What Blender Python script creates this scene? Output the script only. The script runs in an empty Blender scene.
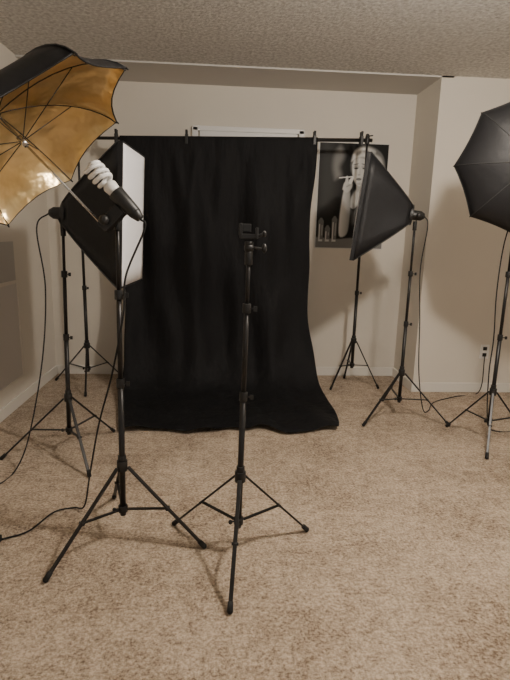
import bpy, bmesh, math, random
import numpy as np
from mathutils import Vector, Matrix, noise
random.seed(3)
V=Vector
COL=bpy.context.scene.collection
# ---------------------------------------------------------------- materials
def mat(name,col,rough=.6,metal=0,spec=.5,sheen=0,emit=None):
    m=bpy.data.materials.new(name);m.use_nodes=True
    b=m.node_tree.nodes['Principled BSDF']
    b.inputs['Base Color'].default_value=(*col,1);b.inputs['Roughness'].default_value=rough
    b.inputs['Metallic'].default_value=metal;b.inputs['Specular IOR Level'].default_value=spec
    b.inputs['Sheen Weight'].default_value=sheen
    return m
def bumpy(m,scale,strength,dist=.01,detail=4,c1=None,c2=None,cscale=None,stretch=None):
    nt=m.node_tree;b=nt.nodes['Principled BSDF']
    tc=nt.nodes.new('ShaderNodeTexCoord');src=tc.outputs['Object']
    if stretch:
        mp=nt.nodes.new('ShaderNodeMapping');mp.inputs['Scale'].default_value=stretch
        nt.links.new(src,mp.inputs['Vector']);src=mp.outputs['Vector']
    n=nt.nodes.new('ShaderNodeTexNoise');n.inputs['Scale'].default_value=scale;n.inputs['Detail'].default_value=detail
    nt.links.new(src,n.inputs['Vector'])
    bp=nt.nodes.new('ShaderNodeBump');bp.inputs['Strength'].default_value=strength;bp.inputs['Distance'].default_value=dist
    nt.links.new(n.outputs['Fac'],bp.inputs['Height']);nt.links.new(bp.outputs['Normal'],b.inputs['Normal'])
    if c1:
        n2=nt.nodes.new('ShaderNodeTexNoise');n2.inputs['Scale'].default_value=cscale or scale;n2.inputs['Detail'].default_value=6
        nt.links.new(tc.outputs['Object'],n2.inputs['Vector'])
        r=nt.nodes.new('ShaderNodeValToRGB');r.color_ramp.elements[0].position=.32;r.color_ramp.elements[1].position=.68
        r.color_ramp.elements[0].color=(*c1,1);r.color_ramp.elements[1].color=(*c2,1)
        nt.links.new(n2.outputs['Fac'],r.inputs['Fac']);nt.links.new(r.outputs['Color'],b.inputs['Base Color'])
    return m
M_wall=bumpy(mat('wall_paint',(.70,.65,.57),.85,spec=.2),60,.15,.004,3,(.70,.655,.58),(.73,.685,.61),1.5)
M_ceil=bumpy(mat('popcorn_ceiling',(.7,.67,.63),.95,spec=.1),60,.8,.018,5,(.50,.48,.45),(.82,.80,.76),42)
M_ceil2=bumpy(mat('smooth_ceiling',(.60,.58,.55),.9,spec=.1),40,.15,.004,3)
M_trim=mat('trim_white',(.78,.755,.70),.5)
M_metal=mat('black_metal',(.018,.017,.017),.38,.3)
M_plast=mat('black_plastic',(.012,.012,.012),.45)
M_rubber=mat('rubber',(.01,.01,.01),.8)
M_cloth=bumpy(mat('black_cloth',(.0066,.0067,.0078),.72,spec=.22),5,.9,.05,4,stretch=(1,1,.3))
M_nylon=bumpy(mat('black_nylon',(.012,.012,.0135),.5,spec=.35),14,.3,.01,3)
M_nylon2=mat('nylon_piping',(.03,.03,.03),.6)
M_diff=mat('white_diffuser',(.92,.93,.97),.8)
M_silver=mat('silver_lining',(.7,.7,.7),.3,.9)
M_gold=bumpy(mat('gold_lining',(.62,.36,.09),.30,.8),7,.8,.035,3,(.68,.49,.22),(.94,.74,.42),5)
M_chrome=mat('chrome',(.6,.6,.6),.2,1)
M_bulb=mat('cfl_glass',(.95,.95,.94),.25)
M_white=mat('white_plastic',(.82,.81,.79),.4)
M_panel=mat('panel_grey',(.60,.57,.54),.6)
M_slab=mat('slab_dark_grey',(.46,.44,.41),.6)
def carpet():
    m=mat('carpet',(.4,.32,.24),.98,spec=.05,sheen=.1);nt=m.node_tree;b=nt.nodes['Principled BSDF']
    tc=nt.nodes.new('ShaderNodeTexCoord')
    def N(s,d,ro=.6):
        n=nt.nodes.new('ShaderNodeTexNoise');n.inputs['Scale'].default_value=s;n.inputs['Detail'].default_value=d;n.inputs['Roughness'].default_value=ro
        nt.links.new(tc.outputs['Object'],n.inputs['Vector']);return n
    a=N(80,3,.8);c=N(20,5,.75);e=N(2.6,3)
    def mix(x,y,f):
        k=nt.nodes.new('ShaderNodeMix');k.data_type='FLOAT';k.inputs[0].default_value=f
        nt.links.new(x,k.inputs[2]);nt.links.new(y,k.inputs[3]);return k.outputs[0]
    s=mix(mix(a.outputs['Fac'],c.outputs['Fac'],.42),e.outputs['Fac'],.2)
    r=nt.nodes.new('ShaderNodeValToRGB');els=r.color_ramp.elements
    els[0].position=.385;els[0].color=(.165,.115,.078,1);els[1].position=.60;els[1].color=(.65,.54,.415,1)
    k=els.new(.485);k.color=(.41,.32,.235,1)
    nt.links.new(s,r.inputs['Fac']);nt.links.new(r.outputs['Color'],b.inputs['Base Color'])
    bp=nt.nodes.new('ShaderNodeBump');bp.inputs['Strength'].default_value=.8;bp.inputs['Distance'].default_value=.02
    nt.links.new(s,bp.inputs['Height']);nt.links.new(bp.outputs['Normal'],b.inputs['Normal'])
    return m
M_carpet=carpet()
# ---------------------------------------------------------------- mesh helpers
def empty(name,loc=(0,0,0)):
    e=bpy.data.objects.new(name,None);e.empty_display_size=.1;COL.objects.link(e);e.location=loc;return e
def basis(d):
    d=V(d).normalized();a=V((0,0,1)) if abs(d.z)<.9 else V((1,0,0))
    x=d.cross(a).normalized();return x,x.cross(d).normalized(),d
class MB:
    def __init__(s): s.b=bmesh.new()
    def tube(s,p,q,r,r2=None,n=12,caps=True):
        p=V(p);q=V(q);r2=r if r2 is None else r2;x,y,_=basis(q-p);A=[];B=[]
        for i in range(n):
            t=2*math.pi*i/n;o=x*math.cos(t)+y*math.sin(t)
            A.append(s.b.verts.new(p+o*r));B.append(s.b.verts.new(q+o*r2))
        for i in range(n):
            f=s.b.faces.new((A[i],A[(i+1)%n],B[(i+1)%n],B[i]));f.smooth=True
        if caps: s.b.faces.new(A[::-1]);s.b.faces.new(B)
        return s
    def path(s,pts,r,n=8):
        pts=[V(p) for p in pts];rings=[]
        x,y,_=basis(pts[1]-pts[0])
        for i,p in enumerate(pts):
            d=(pts[min(i+1,len(pts)-1)]-pts[max(i-1,0)]).normalized()
            x=(x-d*x.dot(d)).normalized();y=d.cross(x)
            rings.append([s.b.verts.new(p+(x*math.cos(2*math.pi*k/n)+y*math.sin(2*math.pi*k/n))*r) for k in range(n)])
        for a,b in zip(rings,rings[1:]):
            for k in range(n):
                f=s.b.faces.new((a[k],a[(k+1)%n],b[(k+1)%n],b[k]));f.smooth=True
        s.b.faces.new(rings[0][::-1]);s.b.faces.new(rings[-1]);return s
    def box(s,c,sx,sy,sz,X=(1,0,0),Y=(0,1,0),Z=(0,0,1)):
        c=V(c);X=V(X)*sx/2;Y=V(Y)*sy/2;Z=V(Z)*sz/2
        v=[s.b.verts.new(c+X*i+Y*j+Z*k) for i in(-1,1) for j in(-1,1) for k in(-1,1)]
        for f in((0,1,3,2),(4,6,7,5),(0,4,5,1),(2,3,7,6),(0,2,6,4),(1,5,7,3)): s.b.faces.new([v[i] for i in f])
        return s
    def ball(s,c,r,sc=(1,1,1)):
        m=Matrix.Translation(V(c))@Matrix.Diagonal((*[r*k for k in sc],1))
        g=bmesh.ops.create_uvsphere(s.b,u_segments=14,v_segments=10,radius=1,matrix=m)
        for v in g['verts']:
            for f in v.link_faces:f.smooth=True
        return s
    def out(s,name,m,parent=None,bevel=0,mats=None):
        bmesh.ops.recalc_face_normals(s.b,faces=s.b.faces)
        me=bpy.data.meshes.new(name);s.b.to_mesh(me);s.b.free()
        for k in (mats or [m]): me.materials.append(k)
        o=bpy.data.objects.new(name,me);COL.objects.link(o)
        if parent: o.parent=parent;o.matrix_parent_inverse=Matrix.Translation(parent.location).inverted()
        if bevel:
            k=o.modifiers.new('bevel','BEVEL');k.width=bevel;k.segments=2;k.limit_method='ANGLE'
        return o
def wbox(name,x0,x1,y0,y1,z0,z1,m,parent=None,bevel=0):
    return MB().box(((x0+x1)/2,(y0+y1)/2,(z0+z1)/2),x1-x0,y1-y0,z1-z0).out(name,m,parent,bevel)
def smooth_pts(pts,n=10):
    pts=[V(p) for p in pts];P=[pts[0]*2-pts[1]]+pts+[pts[-1]*2-pts[-2]];o=[]
    for i in range(1,len(P)-2):
        for k in range(n):
            t=k/n;a,b,c,d=P[i-1:i+3]
            o.append(.5*((2*b)+(c-a)*t+(2*a-5*b+4*c-d)*t*t+(3*b-a-3*c+d)*t**3))
    o.append(pts[-1]);return o
# ---------------------------------------------------------------- room
XL,YB,YR,XC,ZC=-1.52,4.6,4.1,1.68,2.55
wbox('floor',XL-.1,3.6,-2,YB+.1,-.1,0,M_carpet)
wbox('ceiling',XL-.1,3.6,-2,YR,ZC,ZC+.1,M_ceil)
wbox('trim_alcove_ceiling',XL-.1,XC+.1,YR,YB+.1,ZC-.012,ZC+.1,M_ceil2)
wbox('wall_left',XL-.1,XL,-2,YB+.1,0,ZC,M_wall)
wbox('wall_back',XL,XC+.1,YB,YB+.1,0,ZC,M_wall)
wbox('wall_alcove_right',XC,XC+.1,YR,YB,0,ZC,M_wall)
wbox('wall_back_right',XC+.1,3.6,YR,YR+.1,0,ZC,M_wall)
wbox('wall_right',3.5,3.6,-2,YR,0,ZC,M_wall)
bh,bt=.085,.014
wbox('baseboard_left',XL,XL+bt,-2,YB,0,bh,M_trim,bevel=.004)
wbox('baseboard_back',XL+bt,XC-bt,YB-bt,YB,0,bh,M_trim,bevel=.004)
wbox('baseboard_alcove_right',XC-bt,XC,YR-bt,YB,0,bh,M_trim,bevel=.004)
wbox('baseboard_back_right',XC,3.5,YR-bt,YR,0,bh,M_trim,bevel=.004)
# window with closed blind behind the backdrop
w=empty('window_1',(.22,YB,1.6))
wbox('blind',-.20,.64,YB-.025,YB-.012,1.02,2.17,M_white,w)
f=MB()
for c,sx,sz in(((.22,YB-.02,2.19),.96,.04),((.22,YB-.02,1.0),.96,.05),((-.24,YB-.02,1.6),.05,1.2),((.68,YB-.02,1.6),.05,1.2)): f.box(c,sx,.030,sz)
f.out('frame',M_white,w,.004)
# access panel on left wall
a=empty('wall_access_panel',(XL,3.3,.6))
wbox('panel',XL,XL+.010,2.75,3.80,.22,.92,M_panel,a)
wbox('upper_slab',XL,XL+.008,2.75,3.80,.94,1.22,M_slab,a)  # plain thin dark grey slab on the wall, above the framed panel
f=MB()
f.box((XL+.009,3.275,.93),.018,1.1,.025).box((XL+.009,3.275,.20),.018,1.1,.04).box((XL+.009,3.815,.56),.018,.03,.76).box((XL+.009,2.735,.56),.018,.03,.76)
f.out('frame',M_wall,a,.004)
# outlet
o=empty('wall_outlet',(2.29,YR,.365))
wbox('plate',2.25,2.33,YR-.007,YR,.305,.43,M_white,o,.003)
f=MB()
for z in(.34,.395):
    f.box((2.29,YR-.0085,z),.034,.006,.03)
f.out('sockets',M_plast,o)
# ---------------------------------------------------------------- poster (flat black-and-white print, tones stored per vertex)
def poster():
    x0,x1,z0,z1=.84,1.47,1.205,2.125
    P=empty('poster',((x0+x1)/2,YB-.002,(z0+z1)/2))
    wbox('paper',x0,x1,YB-.009,YB-.0003,z0,z1,mat('poster_paper',(.62,.61,.58),.4),P)
    AS=.685;NX,NY=150,216
    gx,gy=np.meshgrid(np.linspace(0,1,NX+1),np.linspace(0,1,NY+1));X=gx*AS;Y=gy
    img=np.full(X.shape,.014)
    def sdf(pts):
        p=np.array([(a*AS,b) for a,b in pts]);n=len(p);d=np.full(X.shape,1e9);ins=np.zeros(X.shape,bool)
        for i in range(n):
            a=p[i];b=p[(i+1)%n];e=b-a;wx=X-a[0];wy=Y-a[1]
            t=np.clip((wx*e[0]+wy*e[1])/max(1e-12,e.dot(e)),0,1)
            d=np.minimum(d,(wx-e[0]*t)**2+(wy-e[1]*t)**2)
            c=((a[1]>Y)!=(b[1]>Y))
            with np.errstate(divide='ignore',invalid='ignore'):
                xi=(b[0]-a[0])*(Y-a[1])/(b[1]-a[1] if b[1]!=a[1] else 1e-9)+a[0]
            ins^=(c&(X<xi))
        return np.where(ins,1,-1)*np.sqrt(d)
    def lay(pts,g,soft=.006,sm=True,op=1.,g2=None,gd=(0,1)):
        nonlocal img
        if sm:
            q=smooth_pts([V((a,b,0)) for a,b in pts+[pts[0]]],4)[:-1];pts=[(v.x,v.y) for v in q]
        al=np.clip(sdf(pts)/(2*soft)+.5,0,1);al=al*al*(3-2*al)*op
        tone=g
        if g2 is not None:
            pr=gx*gd[0]+gy*gd[1];m=al>.3
            lo,hi=(pr[m].min(),pr[m].max()) if m.any() else (0,1)
            tone=g+(g2-g)*np.clip((pr-lo)/(hi-lo+1e-6),0,1)
        img=img*(1-al)+tone*al
    def ell(cx,cy,rx,ry,an=0,n=12):
        a=math.radians(an);return [(cx+(rx*math.cos(t)*math.cos(a)-ry*math.sin(t)*math.sin(a)),cy+(rx*math.cos(t)*math.sin(a)+ry*math.sin(t)*math.cos(a))*AS) for t in [2*math.pi*i/n for i in range(n)]]
    def hd(pts,*k,**kw): lay([(.60+(x-.60)*1.18,.775+(y-.82)*1.24) for x,y in pts],*k,**kw)
    lay([(0,.35),(.22,.4),(.3,.75),(.2,1),(0,1)],.06,.09)
    lay([(.24,.66),(.33,.70),(.30,.78),(.36,.88),(.30,.97),(.22,.9),(.20,.78)],.30,.035,op=.7)
    lay([(.60,.60),(.74,.58),(.90,.54),(1.05,.46),(1.05,.25),(.8,.28),(.57,.30),(.47,.40),(.50,.50),(.56,.56)],.36,.012,g2=.12,gd=(1,-.3))
    lay([(.58,.57),(.68,.55),(.70,.46),(.60,.42),(.52,.45),(.53,.53)],.55,.025,op=.8)
    lay([(.46,.41),(.54,.385),(.62,.42),(.72,.365),(.86,.40),(1.05,.34),(1.05,-.1),(.42,-.1),(.40,.25)],.012,.006)
    lay([(.52,.36),(.60,.37),(.62,.28),(.54,.24)],.10,.03);lay([(.70,.3),(.82,.33),(.84,.2),(.76,.1)],.07,.04)
    lay([(.57,.69),(.74,.69),(.76,.58),(.66,.52),(.57,.57)],.40,.008,g2=.14,gd=(1,.2))
    hd([(.48,.84),(.50,.93),(.60,.985),(.74,.98),(.86,.93),(.91,.84),(.88,.75),(.80,.69),(.70,.70),(.60,.72),(.50,.78)],.16,.012)
    hd([(.49,.87),(.53,.95),(.66,.975),(.78,.95),(.72,.90),(.60,.90)],.75,.016,g2=.5,gd=(1,0))
    hd([(.77,.93),(.85,.90),(.885,.83),(.84,.76),(.79,.78),(.79,.85)],.45,.016)
    for cx,cy,rx,ry,an in((.57,.93,.035,.018,30),(.66,.945,.04,.015,0),(.74,.93,.03,.02,-30),(.82,.86,.02,.04,10),(.80,.78,.03,.02,-20)): hd(ell(cx,cy,rx,ry,an),.16,.012,op=.6)
    for cx,cy,rx,ry,an in((.53,.91,.02,.02,30),(.62,.965,.03,.01,0),(.86,.82,.015,.04,0)): hd(ell(cx,cy,rx,ry,an),.85,.01,op=.7)
    hd([(.50,.84),(.53,.885),(.62,.895),(.71,.87),(.735,.80),(.70,.73),(.63,.685),(.565,.695),(.515,.76)],.74,.008,g2=.42,gd=(1,.1))
    hd([(.70,.86),(.74,.80),(.71,.73),(.65,.69),(.68,.75),(.70,.81)],.14,.016,op=.75)
    hd([(.56,.70),(.63,.69),(.68,.71),(.62,.71)],.25,.010,op=.6)
    for cx,s in((.553,-1),(.655,1)):
        hd(ell(cx,.826,.040,.022,8*-s),.30,.010,op=.65)
        hd(ell(cx,.817,.026,.009,5*-s),.03,.004)
        hd(ell(cx-.006,.8475,.036,.006,14*-s),.07,.005,op=.85)
    hd([(.596,.82),(.606,.82),(.612,.775),(.586,.766)],.45,.006,op=.6)
    hd(ell(.592,.768,.018,.005),.16,.005,op=.8)
    hd(ell(.592,.735,.032,.013),.06,.005);hd(ell(.592,.735,.022,.003),.55,.003,op=.6)
    hd(ell(.665,.765,.006,.006),.05,.003)
    lay([(.38,.56),(.46,.58),(.485,.46),(.49,.30),(.46,.14),(.35,.12),(.34,.3),(.36,.46)],.70,.009,g2=.22,gd=(1,0))
    lay([(.36,.57),(.38,.63),(.43,.655),(.49,.64),(.50,.60),(.47,.56),(.42,.54)],.66,.007,g2=.4,gd=(1,0))
    lay([(.43,.64),(.49,.69),(.515,.68),(.48,.62)],.7,.004);lay([(.39,.62),(.405,.69),(.43,.69),(.44,.63)],.6,.004)
    lay([(.41,.60),(.47,.62),(.47,.61),(.42,.59)],.2,.005,op=.6);lay([(.435,.685),(.45,.65),(.44,.64)],.1,.004,op=.7)
    lay([(.30,.672),(.30,.682),(.50,.697),(.50,.687)],.85,.002,False)
    lay([(-.1,-.1),(1.1,-.1),(1.1,.06),(.6,.10),(.3,.085),(-.1,.09)],.20,.01)
    for i,(x,h) in enumerate(((.07,.26),(.17,.19),(.27,.28))):
        lay([(x-.035,.05),(x+.035,.05),(x+.04,h),(x+.012,h+.03),(x-.012,h+.03),(x-.04,h)],.16,.004,False)
        lay([(x-.026,.08),(x-.014,.08),(x-.014,h-.03),(x-.026,h-.03)],.75,.004,False)
        lay([(x+.012,.12),(x+.024,.12),(x+.024,h-.04),(x+.012,h-.04)],.4,.004,False)
        lay([(x-.03,.06),(x+.03,.06),(x+.03,.08),(x-.03,.08)],.6,.005,False)
    lay([(.55,.03),(.8,.02),(.86,.07),(.7,.10),(.58,.08)],.6,.008)
    fx=x0+.008+(x1-x0-.016)*gx.ravel();fz=z0+.008+(z1-z0-.016)*gy.ravel()
    verts=[(float(a),YB-.0098,float(b)) for a,b in zip(fx,fz)]
    W=NX+1;faces=[(j*W+i,j*W+i+1,(j+1)*W+i+1,(j+1)*W+i) for j in range(NY) for i in range(NX)]
    me=bpy.data.meshes.new('print');me.from_pydata(verts,[],faces)
    at=me.color_attributes.new('ink','FLOAT_COLOR','POINT')
    g=img.ravel();buf=np.stack([g,g,g*.97,np.ones_like(g)],1).astype(np.float32).ravel();at.data.foreach_set('color',buf)
    m=mat('poster_ink',(.1,.1,.1),.6,spec=.15);nt=m.node_tree;an=nt.nodes.new('ShaderNodeAttribute');an.attribute_name='ink'
    nt.links.new(an.outputs['Color'],nt.nodes['Principled BSDF'].inputs['Base Color']);me.materials.append(m)
    ob=bpy.data.objects.new('print',me);COL.objects.link(ob);ob.parent=P;ob.matrix_parent_inverse=Matrix.Translation(P.location).inverted()
poster()
# ---------------------------------------------------------------- light stand
def stand(P,bx,by,top,ang,R=.36,hub=.35,low=.15,lean=(0,0),r0=.0125,joints=(.72,1.08)):
    b=V((bx,by,0));T=V((bx+lean[0],by+lean[1],top))
    def at(z): 
        k=z/top;return V((bx+lean[0]*k,by+lean[1]*k,z))
    js=[j for j in joints if j<top-.1];zs=[low-.03]+js+[top];rr=[r0,r0*.8,r0*.64]
    m=MB()
    for i in range(len(zs)-1): m.tube(at(zs[i]),at(zs[i+1]),rr[min(i,2)],n=14)
    m.out('pole',M_metal,P)
    k=MB()
    for i,z in enumerate(js):
        k.tube(at(z-.026),at(z+.010),r0*1.3,n=14);k.tube(at(z-.008),at(z-.008)+V((.026,-.010,0)),.003)
        k.box(at(z-.008)+V((.032,-.012,0)),.014,.006,.02)
    k.tube(at(hub-.022),at(hub+.022),r0*1.8,n=16);k.tube(at(low-.014),at(low+.014),r0*1.6,n=16)
    k.tube(at(hub+.04)-V((0,0,.03)),at(hub+.045),r0*1.35);k.tube(at(low),at(low)+V((-.03,-.01,0)),.0035);k.ball(at(low)+V((-.034,-.012,0)),.009,(1,.6,1.2))
    k.out('collars',M_plast,P,.0015)
    l=MB();ft=MB();s=MB()
    for a in ang:
        a=math.radians(a);d=V((math.cos(a),math.sin(a),0));foot=b+d*R+V((0,0,.012));h=at(hub-.005)+d*.025
        side=V((-d.y,d.x,0))
        dl=(foot-h).normalized();nn=dl.cross(side)
        L=(foot-h).length
        l.box((foot+h)/2,.016,.009,L,side,nn,dl)
        k=.52;mid=h.lerp(foot,k)
        lo=at(low)+d*.022
        ds=(mid-lo).normalized();s.box((mid+lo)/2,.012,.006,(mid-lo).length,side,ds.cross(side),ds)
        s.tube(mid-side*.013,mid+side*.013,.006)
        ft.tube(foot-dl*.03,foot+dl*.004,.0105,.0115);ft.ball(foot,.0115)
    l.out('legs',M_metal,P,.002);s.out('struts',M_metal,P);ft.out('feet',M_rubber,P)
    return T
def cable(P,pts,r=.0040,nm='cable'): return MB().path(smooth_pts(pts,10),r).out(nm,M_rubber,P)
# ---------------------------------------------------------------- softbox
def softbox(P,apex,axis,W,Hh,D):
    n=V(axis).normalized();w=V((-n.y,n.x,0)).normalized();u=n.cross(w);u=u if u.z>0 else -u
    apex=V(apex);c=apex+n*D
    cor=[(1,1),(-1,1),(-1,-1),(1,-1)]
    m=MB().b
    def ring(t):
        e=t**.92;r=.055
        return [(apex+n*(D*t))+w*(i*(r+(W/2-r)*e))+u*(j*(r+(Hh/2-r)*e)) for i,j in cor]
    S=8;K=6;rows=[]
    for a in range(S+1):
        R=ring(a/S);row=[]
        for q in range(4):
            p0,p1=R[q],R[(q+1)%4]
            for k in range(K):
                t=k/K;sag=4*t*(1-t)*.018*math.sin(math.pi*a/S*.9)
                pt=p0.lerp(p1,t);cc=apex+n*(D*a/S);row.append(m.verts.new(pt+(cc-pt).normalized()*sag))
        rows.append(row)
    for a in range(S):
        for k in range(4*K):
            f=m.faces.new((rows[a][k],rows[a][(k+1)%(4*K)],rows[a+1][(k+1)%(4*K)],rows[a+1][k]));f.smooth=(True)
    sh=MB();sh.b.free();sh.b=m;ob=sh.out('shell',M_nylon,P,mats=[M_nylon,M_silver])
    so=ob.modifiers.new('th','SOLIDIFY');so.thickness=.003;so.offset=0
    R1=ring(1)
    lip=MB()
    for q in range(4):
        p0,p1=R1[q],R1[(q+1)%4];d=(p1-p0).normalized();o=d.cross(n)
        lip.box((p0+p1)/2+n*.012,.006,(p1-p0).length+.006,.026,o,d,n)
    lip.out('rim_lip',M_nylon,P)
    pp=MB()
    for q in range(4):
        pp.path([ring(a/S)[q]+(ring(a/S)[q]-(apex+n*(D*a/S))).normalized()*.002 for a in range(S+1)],.0035,6)
    pp.out('seams',M_nylon2,P)
    d=MB();G=8;vs=[[d.b.verts.new(c+n*(.02+.016*(1-(2*i/G-1)**2)*(1-(2*j/G-1)**2))+w*(W/2-.006)*(2*i/G-1)+u*(Hh/2-.006)*(2*j/G-1)) for j in range(G+1)] for i in range(G+1)]
    for i in range(G):
        for j in range(G):
            f=d.b.faces.new((vs[i][j],vs[i+1][j],vs[i+1][j+1],vs[i][j+1]));f.smooth=True
    dd=d.out('diffuser',M_diff,P);so=dd.modifiers.new('t','SOLIDIFY');so.thickness=.004
    h=MB();h.tube(apex-n*.07,apex+n*.03,.032,.036,18).tube(apex-n*.09,apex-n*.07,.018,.03,14).tube(apex-n*.01,apex+n*.012,.07,n=24)
    h.out('lamp_socket',M_plast,P,.002)
    return n
def head(P,T,hh,n):
    b=MB();b.tube(T-V((0,0,.05)),T+V((0,0,.012)),.014,n=14)
    side=V((-n.y,n.x,0)).normalized()
    b.box((T+hh)/2,.03,.02,(hh-T).length+.03,side,n.cross(side),(hh-T).normalized() if (hh-T).length>1e-4 else (0,0,1))
    b.tube(hh-side*.03,hh+side*.045,.011);b.ball(hh+side*.055,.02,(1,.8,1))
    b.out('tilt_bracket',M_plast,P,.002)
# left softbox
P=empty('studio_softbox_light',(-.90,2.87,0))
T=stand(P,-.90,2.87,1.33,(180+15,-60+2,60-2),R=.37,lean=(.03,0))
n=V((1,-.06,-.04)).normalized();ap=V((-.85,2.87,1.40));head(P,T,ap-n*.05,n);softbox(P,ap,n,.5,.71,.345)
cable(P,[ap-n*.09,(-1.00,2.84,1.32),(-.97,2.83,1.0),(-1.00,2.80,.6),(-1.07,2.72,.18),(-1.12,2.62,.012),(-1.16,2.45,.006),(-1.28,2.3,.006),(-1.42,2.1,.006)])
# right softbox
P=empty('studio_softbox_light',(1.33,3.47,0))
T=stand(P,1.33,3.47,1.42,(-150,-30,90),R=.36)
n=V((-.95,.27,.10)).normalized();ap=V((1.30,3.48,1.475));head(P,T,ap-n*.05,n);softbox(P,ap,n,.38,.70,.335)
cable(P,[ap-n*.09,(1.41,3.44,1.40),(1.39,3.45,1.1),(1.42,3.45,.75),(1.46,3.47,.35),(1.53,3.50,.06),(1.62,3.6,.006),(1.75,3.8,.006),(2.0,3.95,.006),(2.26,4.05,.02),(2.29,4.08,.33)])
# ---------------------------------------------------------------- umbrellas
def umbrella(P,c,A,R,depth,outer,inner,rot=0,shaft=.7,ribm=None,sagk=.035):
    A=V(A).normalized();x,y,_=basis(A);b=bmesh.new();N=8;S=10;K=6;apex=V(c)+A*depth
    x,y=x*math.cos(rot)+y*math.sin(rot),y*math.cos(rot)-x*math.sin(rot)
    def rib(i,t):
        a=2*math.pi*i/N;r=R*math.sin(t*math.pi/2*.93)/math.sin(math.pi/2*.93)
        h=depth*(math.cos(t*math.pi/2*.93)-math.cos(math.pi/2*.93))/(1-math.cos(math.pi/2*.93))
        return V(c)+A*h+(x*math.cos(a)+y*math.sin(a))*r
    top=b.verts.new(apex);rows=[]
    for s in range(1,S+1):
        t=s/S;row=[]
        for i in range(N):
            for k in range(K):
                q=k/K;p=rib(i,t).lerp(rib(i+1,t),q)
                sag=4*q*(1-q)*sagk*t*t*R/.5
                ax=V(c)+A*((p-V(c)).dot(A))
                p=p+(ax-p).normalized()*sag+A*(sag*.5)
                row.append(b.verts.new(p))
        rows.append(row)
    for k in range(N*K):
        b.faces.new((top,rows[0][k],rows[0][(k+1)%(N*K)]))
    for s in range(S-1):
        for k in range(N*K): b.faces.new((rows[s][k],rows[s+1][k],rows[s+1][(k+1)%(N*K)],rows[s][(k+1)%(N*K)]))
    bmesh.ops.recalc_face_normals(b,faces=b.faces)
    b.faces.ensure_lookup_table()
    f=b.faces[0]
    if f.normal.dot(A)<0: bmesh.ops.reverse_faces(b,faces=b.faces)
    for f in b.faces:f.smooth=True
    b.normal_update()
    me=bpy.data.meshes.new('canopy');b.to_mesh(me)
    me.materials.append(outer);o=bpy.data.objects.new('canopy',me);COL.objects.link(o)
    for v,nn in [(v,v.normal.copy()) for v in b.verts]: v.co-=nn*.004
    bmesh.ops.reverse_faces(b,faces=b.faces)
    me2=bpy.data.meshes.new('lining');b.to_mesh(me2);b.free();me2.materials.append(inner);o2=bpy.data.objects.new('lining',me2);COL.objects.link(o2)
    for q in(o,o2): q.parent=P;q.matrix_parent_inverse=Matrix.Translation(P.location).inverted()
    m=MB();sp=MB();se=MB()
    hubp=V(c)+A*depth*.30
    for i in range(N):
        off=[rib(i,t/10)-A*.008+(hubp-rib(i,t/10)).normalized()*.006 for t in range(0,11)]
        m.path(off,.0022,6)
        se.path([rib(i,t/10)+(rib(i,t/10)-hubp).normalized()*.002 for t in range(0,11)],.0025,6)
        sp.tube(hubp,rib(i,.52)-A*.012,.0018,n=6)
        e=rib(i,1);m.tube(e,e+(e-rib(i,.95)).normalized()*.012,.004,.003)
    m.out('ribs',ribm or M_metal,P);sp.out('stretchers',ribm or M_metal,P);se.out('seams',M_nylon2,P)
    hem=MB();ring=[v for v in me.vertices][1+(S-1)*N*K:]
    pts=[v.co.copy() for v in ring];hem.path(pts+[pts[0]],.0035,6);hem.out('hem',outer,P)
    s=MB();s.tube(apex+A*.03,V(c)-A*(shaft-depth),.0045);s.tube(hubp-A*.02,hubp+A*.02,.011);s.tube(apex-A*.02,apex+A*.012,.014,.008)
    s.out('shaft',M_chrome,P)
# gold umbrella light on the near left stand
P=empty('umbrella_light',(-.413,1.985,0))
T=stand(P,-.413,1.985,1.37,(108,228,-12),R=.36,lean=(.015,0))
A=V((-.69,.065,.715)).normalized()
H=V((-.425,1.95,1.355))
umbrella(P,H+A*.360+V((-.01,0,-.03)),A,.455,.20,M_nylon,M_gold,rot=.64,shaft=.565)
b=MB();b.tube(T-V((0,0,.05)),T+V((0,0,.02)),.014,n=14).box(T+V((0,-.015,.01)),.038,.055,.045)
sd=A.cross(V((0,0,1))).normalized()
up=sd.cross(A).normalized()
if up.z<0: up=-up
hb=H+up*.05+A*.02+V((.042,-.03,.022))
b.tube(hb-A*.06,hb+A*.04,.024,.03,18).tube(hb-A*.09,hb-A*.06,.014,.024,14).box(H+up*.01+V((.012,-.015,0)),.05,.045,.10,sd,A,up).tube(H-sd*.04,H+sd*.05,.012)
b.ball(H+sd*.06,.02,(1,.8,1)).ball(H-sd*.05,.018,(1,.8,1))
b.out('lamp_socket',M_plast,P,.002)
b=MB();b.tube(hb+A*.04,hb+A*.07,.023,.027,18).tube(hb+A*.07,hb+A*.082,.027,.018,18);b.out('bulb_base',M_white,P,.002)
b=MB()
for ph in(0,math.pi):
    pts=[]
    for i in range(73):
        t=i/72;a=ph+t*math.pi*2*1.9;r=.031*min(1,.25+5*t)*(1 if t<.88 else 1-(t-.88)*8*.9)
        pts.append(hb+A*(.082+.085*t)+(sd*math.cos(a)+up*math.sin(a))*r)
    b.path(pts,.0080,8)
b.out('spiral_bulb',M_bulb,P)
cable(P,[hb-A*.09,hb-A*.11-V((0,0,.02)),(-.365,1.95,1.15),(-.38,1.955,1.0),(-.44,2.0,.75),(-.52,2.07,.5),(-.58,2.12,.25),(-.63,2.18,.05),(-.70,2.24,.006),(-.78,2.2,.006),(-.84,2.05,.006),(-.93,1.99,.006)])
MB().box((-.955,1.98,.014),.05,.03,.026).tube((-.99,1.985,.014),(-.975,1.98,.014),.003).tube((-.99,1.970,.014),(-.975,1.97,.014),.003).out('plug',M_rubber,P,.004)
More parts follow.
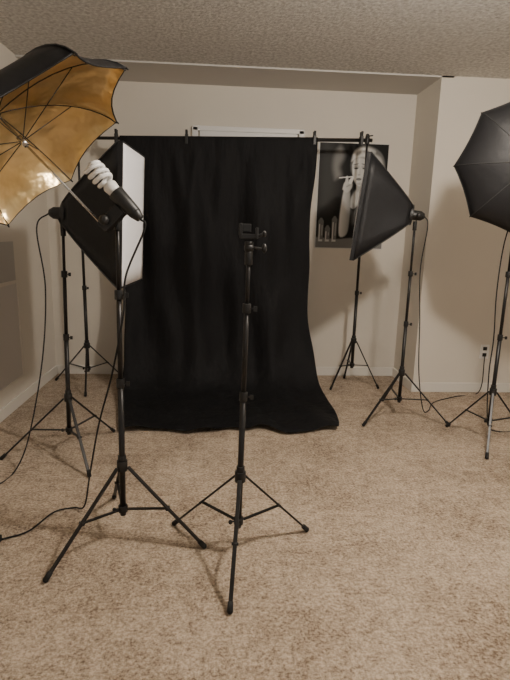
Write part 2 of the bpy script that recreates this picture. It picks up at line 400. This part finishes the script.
# black octagonal umbrella softbox, right
P=empty('octagonal_umbrella_softbox',(1.78,3.02,0))
T=stand(P,1.78,3.02,1.62,(2,122,242),R=.30,joints=(.72,1.12))
A=V((-.38,-.92,.0)).normalized()
cc=V((1.735,2.86,1.74))
umbrella(P,cc,A,.405,.13,M_nylon,M_silver,rot=0,shaft=.42,sagk=.012)
Hh=cc-A*.20
b=MB();b.tube(T-V((0,0,.05)),T+V((0,0,.03)),.014).box((1.785,3.03,1.68),.035,.035,.12).tube(Hh+V((0,0,-.05))-A*.06,Hh+V((0,0,-.05))+A*.05,.026,.032,16)
b.out('lamp_socket',M_plast,P,.002)
b=MB()
for k in range(3):
    a=k*2.094;b.tube(Hh+V((math.cos(a)*.03,0,-.05+math.sin(a)*.03))+A*.05,Hh+V((math.cos(a)*.03,0,-.05+math.sin(a)*.03))+A*.14,.010)
b.out('bulbs',M_bulb,P)
cable(P,[Hh+V((0,0,-.05))-A*.06,(1.83,3.11,1.55),(1.74,3.04,1.3),(1.72,3.02,1.0),(1.75,3.04,.7),(1.76,3.06,.45),(1.83,3.12,.1),(1.95,3.18,.006),(2.2,3.20,.006)])
# ---------------------------------------------------------------- centre tripod with phone clamp
P=empty('tripod_stand',(.08,1.88,0))
T=stand(P,.08,1.88,1.235,(-96,144,24),R=.35,lean=(.02,0),joints=(.70,1.05))
b=MB()
b.tube(T-V((0,0,.03)),T+V((0,0,.02)),.015,n=16).ball(T+V((0,0,.033)),.019).tube(T+V((0,0,.04)),T+V((0,0,.056)),.016,n=16)
c=T+V((-.002,0,.075))
b.box(c,.066,.028,.018).box(c+V((-.030,-.004,.024)),.012,.032,.045).box(c+V((.030,-.004,.012)),.010,.030,.04).box(c+V((-.008,.006,.030)),.034,.010,.03)
b.tube(c+V((.02,-.01,-.04)),c+V((.055,-.015,-.045)),.005).ball(c+V((.058,-.015,-.042)),.012,(.8,.8,1.5)).tube(c+V((.034,0,.0)),c+V((.055,0,.01)),.006).ball(c+V((.058,0,.01)),.010,(.8,.8,1.2))
b.out('phone_clamp_head',M_plast,P,.003)
# ---------------------------------------------------------------- backdrop stand + cloth
P=empty('backdrop_stand',(.03,4.25,0))
zl,zr=2.02,2.085
XR=1.17;XLs=-1.14
TL=stand(P,XLs,4.25,zl+.02,(160,40,-80),R=.33,r0=.014,joints=(.85,1.45))
TR=stand(P,XR,4.25,zr+.02,(-150,-20,90),R=.24,r0=.014,hub=.42,low=.2,joints=(.85,1.45))
def bz(x): return zl+(zr-zl)*(x+1.14)/2.27
m=MB();m.tube((-1.24,4.25,bz(-1.24)),(.05,4.25,bz(.05)),.0125,n=14).tube((.03,4.25,bz(.03)),(1.21,4.25,bz(1.21)),.0145,n=14);m.out('crossbar',M_metal,P)
m=MB()
for x in(XLs,XR): m.tube((x,4.25,bz(x)-.03),(x,4.25,bz(x)+.03),.018,n=14).tube((x,4.25,bz(x)+.03),(x+.04,4.23,bz(x)+.035),.005).ball((x,4.25,bz(x)+.035),.016)
m.out('end_couplers',M_plast,P,.002)
m=MB()
for x in(-.84,-.29,.735,1.12):
    z=bz(x)
    m.box((x,4.226,z-.005),.022,.012,.07,Y=(0,1,.1)).box((x,4.274,z-.005),.022,.012,.07,Y=(0,1,-.1)).tube((x-.013,4.25,z+.026),(x+.013,4.25,z+.026),.011)
    m.box((x,4.232,z+.046),.018,.01,.04,Y=(0,.95,.3),Z=(0,-.25,.97)).box((x,4.268,z+.046),.018,.01,.04,Y=(0,.95,-.3),Z=(0,.25,.97))
m.out('spring_clamps',M_plast,P,.002)
def cloth():
    b=bmesh.new();NX=140
    path=[(4.283,1.72,-.80,.75),(4.272,2.03,-.80,.75),(4.250,2.098,-.81,.76),(4.229,2.05,-.81,.76),(4.205,1.7,-.80,.745),(4.19,1.2,-.79,.72),(4.16,.7,-.79,.745),(4.08,.32,-.79,.79),(3.95,.11,-.79,.82),(3.75,.03,-.77,.85),(3.5,.016,-.72,.86),(3.30,.014,-.68,.85),(3.17,.012,-.65,.82)]
    P3=smooth_pts([V((p[0],p[1],0)) for p in path],12);L=smooth_pts([V((p[2],p[3],0)) for p in path],12)
    n=len(P3);g=[]
    for j in range(n):
        y,z=P3[j].x,P3[j].y;x0,x1=L[j].x,L[j].y;row=[]
        f=j/(n-1)
        for i in range(NX+1):
            t=i/NX;x=x0+(x1-x0)*t
            zz=z
            hang=max(0,min(1,(2.03-z)/.6)) if f>.25 else 0
            wv=(.022*math.sin(x*10+.8*math.sin(z*2.1)+z*.9)+.017*math.sin(x*21+z*1.7+1)+.07*noise.noise(V((x*2.2,z*1.1,3)))+.045*noise.noise(V((x*6,z*2,5))))*hang
            yy=y+wv
            if f>.25:
                for cx in(-.84,-.29,.735):
                    dd=abs(x-cx);yy+=.014*math.exp(-dd*5)*math.sin(dd*55+(2.05-z)*5)*max(0,min(1,(2.04-z)*6))*max(0,1-(2.04-z)*1.6)
            if f<.25: zz=z+ (bz(x)-2.085)
            else: zz=z+(bz(x)-2.085)*max(0,min(1,(z-1)/1))
            if z<.35:
                k=min(1,(.35-z)/.3)
                rip=.5+.5*noise.noise(V((x*4,yy*3,7)))
                zz=max(.008,zz)+k*.026*rip+ .022*k*max(0,math.sin(x*14+yy*5))
                yy+=.05*k*noise.noise(V((x*3.5,1,2)))
            edge=.022*noise.noise(V((z*2+y*2,0 if t<.5 else 9,0)))
            row.append(b.verts.new((x+edge*(abs(t-.5)*2)**3,yy,max(.006,zz))))
        g.append(row)
    for j in range(n-1):
        for i in range(NX):
            fc=b.faces.new((g[j][i],g[j][i+1],g[j+1][i+1],g[j+1][i]));fc.smooth=True
    me=bpy.data.meshes.new('black_backdrop_cloth');b.to_mesh(me);b.free();me.materials.append(M_cloth)
    o=bpy.data.objects.new('black_backdrop_cloth',me);COL.objects.link(o)
    s=o.modifiers.new('t','SOLIDIFY');s.thickness=.002
cloth()
# ---------------------------------------------------------------- light
def point(nm,loc,e,col,r):
    l=bpy.data.lights.new(nm,'POINT');l.energy=e;l.color=col;l.shadow_soft_size=r
    o=bpy.data.objects.new(nm,l);o.location=loc;COL.objects.link(o)
point('ceiling_lamp_light',(1.10,1.6,2.38),134,(1,.90,.785),.08)
wd=bpy.data.worlds.new('w');bpy.context.scene.world=wd;wd.use_nodes=True
bg=wd.node_tree.nodes['Background'];bg.inputs[0].default_value=(1,.94,.88,1);bg.inputs[1].default_value=.42
# ---------------------------------------------------------------- camera
psi,p,r=math.radians(4),math.radians(12),math.radians(1.5)
fw=V((math.sin(psi)*math.cos(p),math.cos(psi)*math.cos(p),-math.sin(p)))
r0=V((math.cos(psi),-math.sin(psi),0));u0=r0.cross(fw)
Rt=r0*math.cos(r)+u0*math.sin(r);U=-r0*math.sin(r)+u0*math.cos(r)
cam=bpy.data.cameras.new('Camera');co=bpy.data.objects.new('Camera',cam);COL.objects.link(co)
M=Matrix((Rt,U,-fw)).transposed().to_4x4();M.translation=V((0,0,1.32));co.matrix_world=M
cam.sensor_fit='VERTICAL';cam.sensor_height=36;cam.lens=500/680*36;cam.clip_start=.02
bpy.context.scene.camera=co
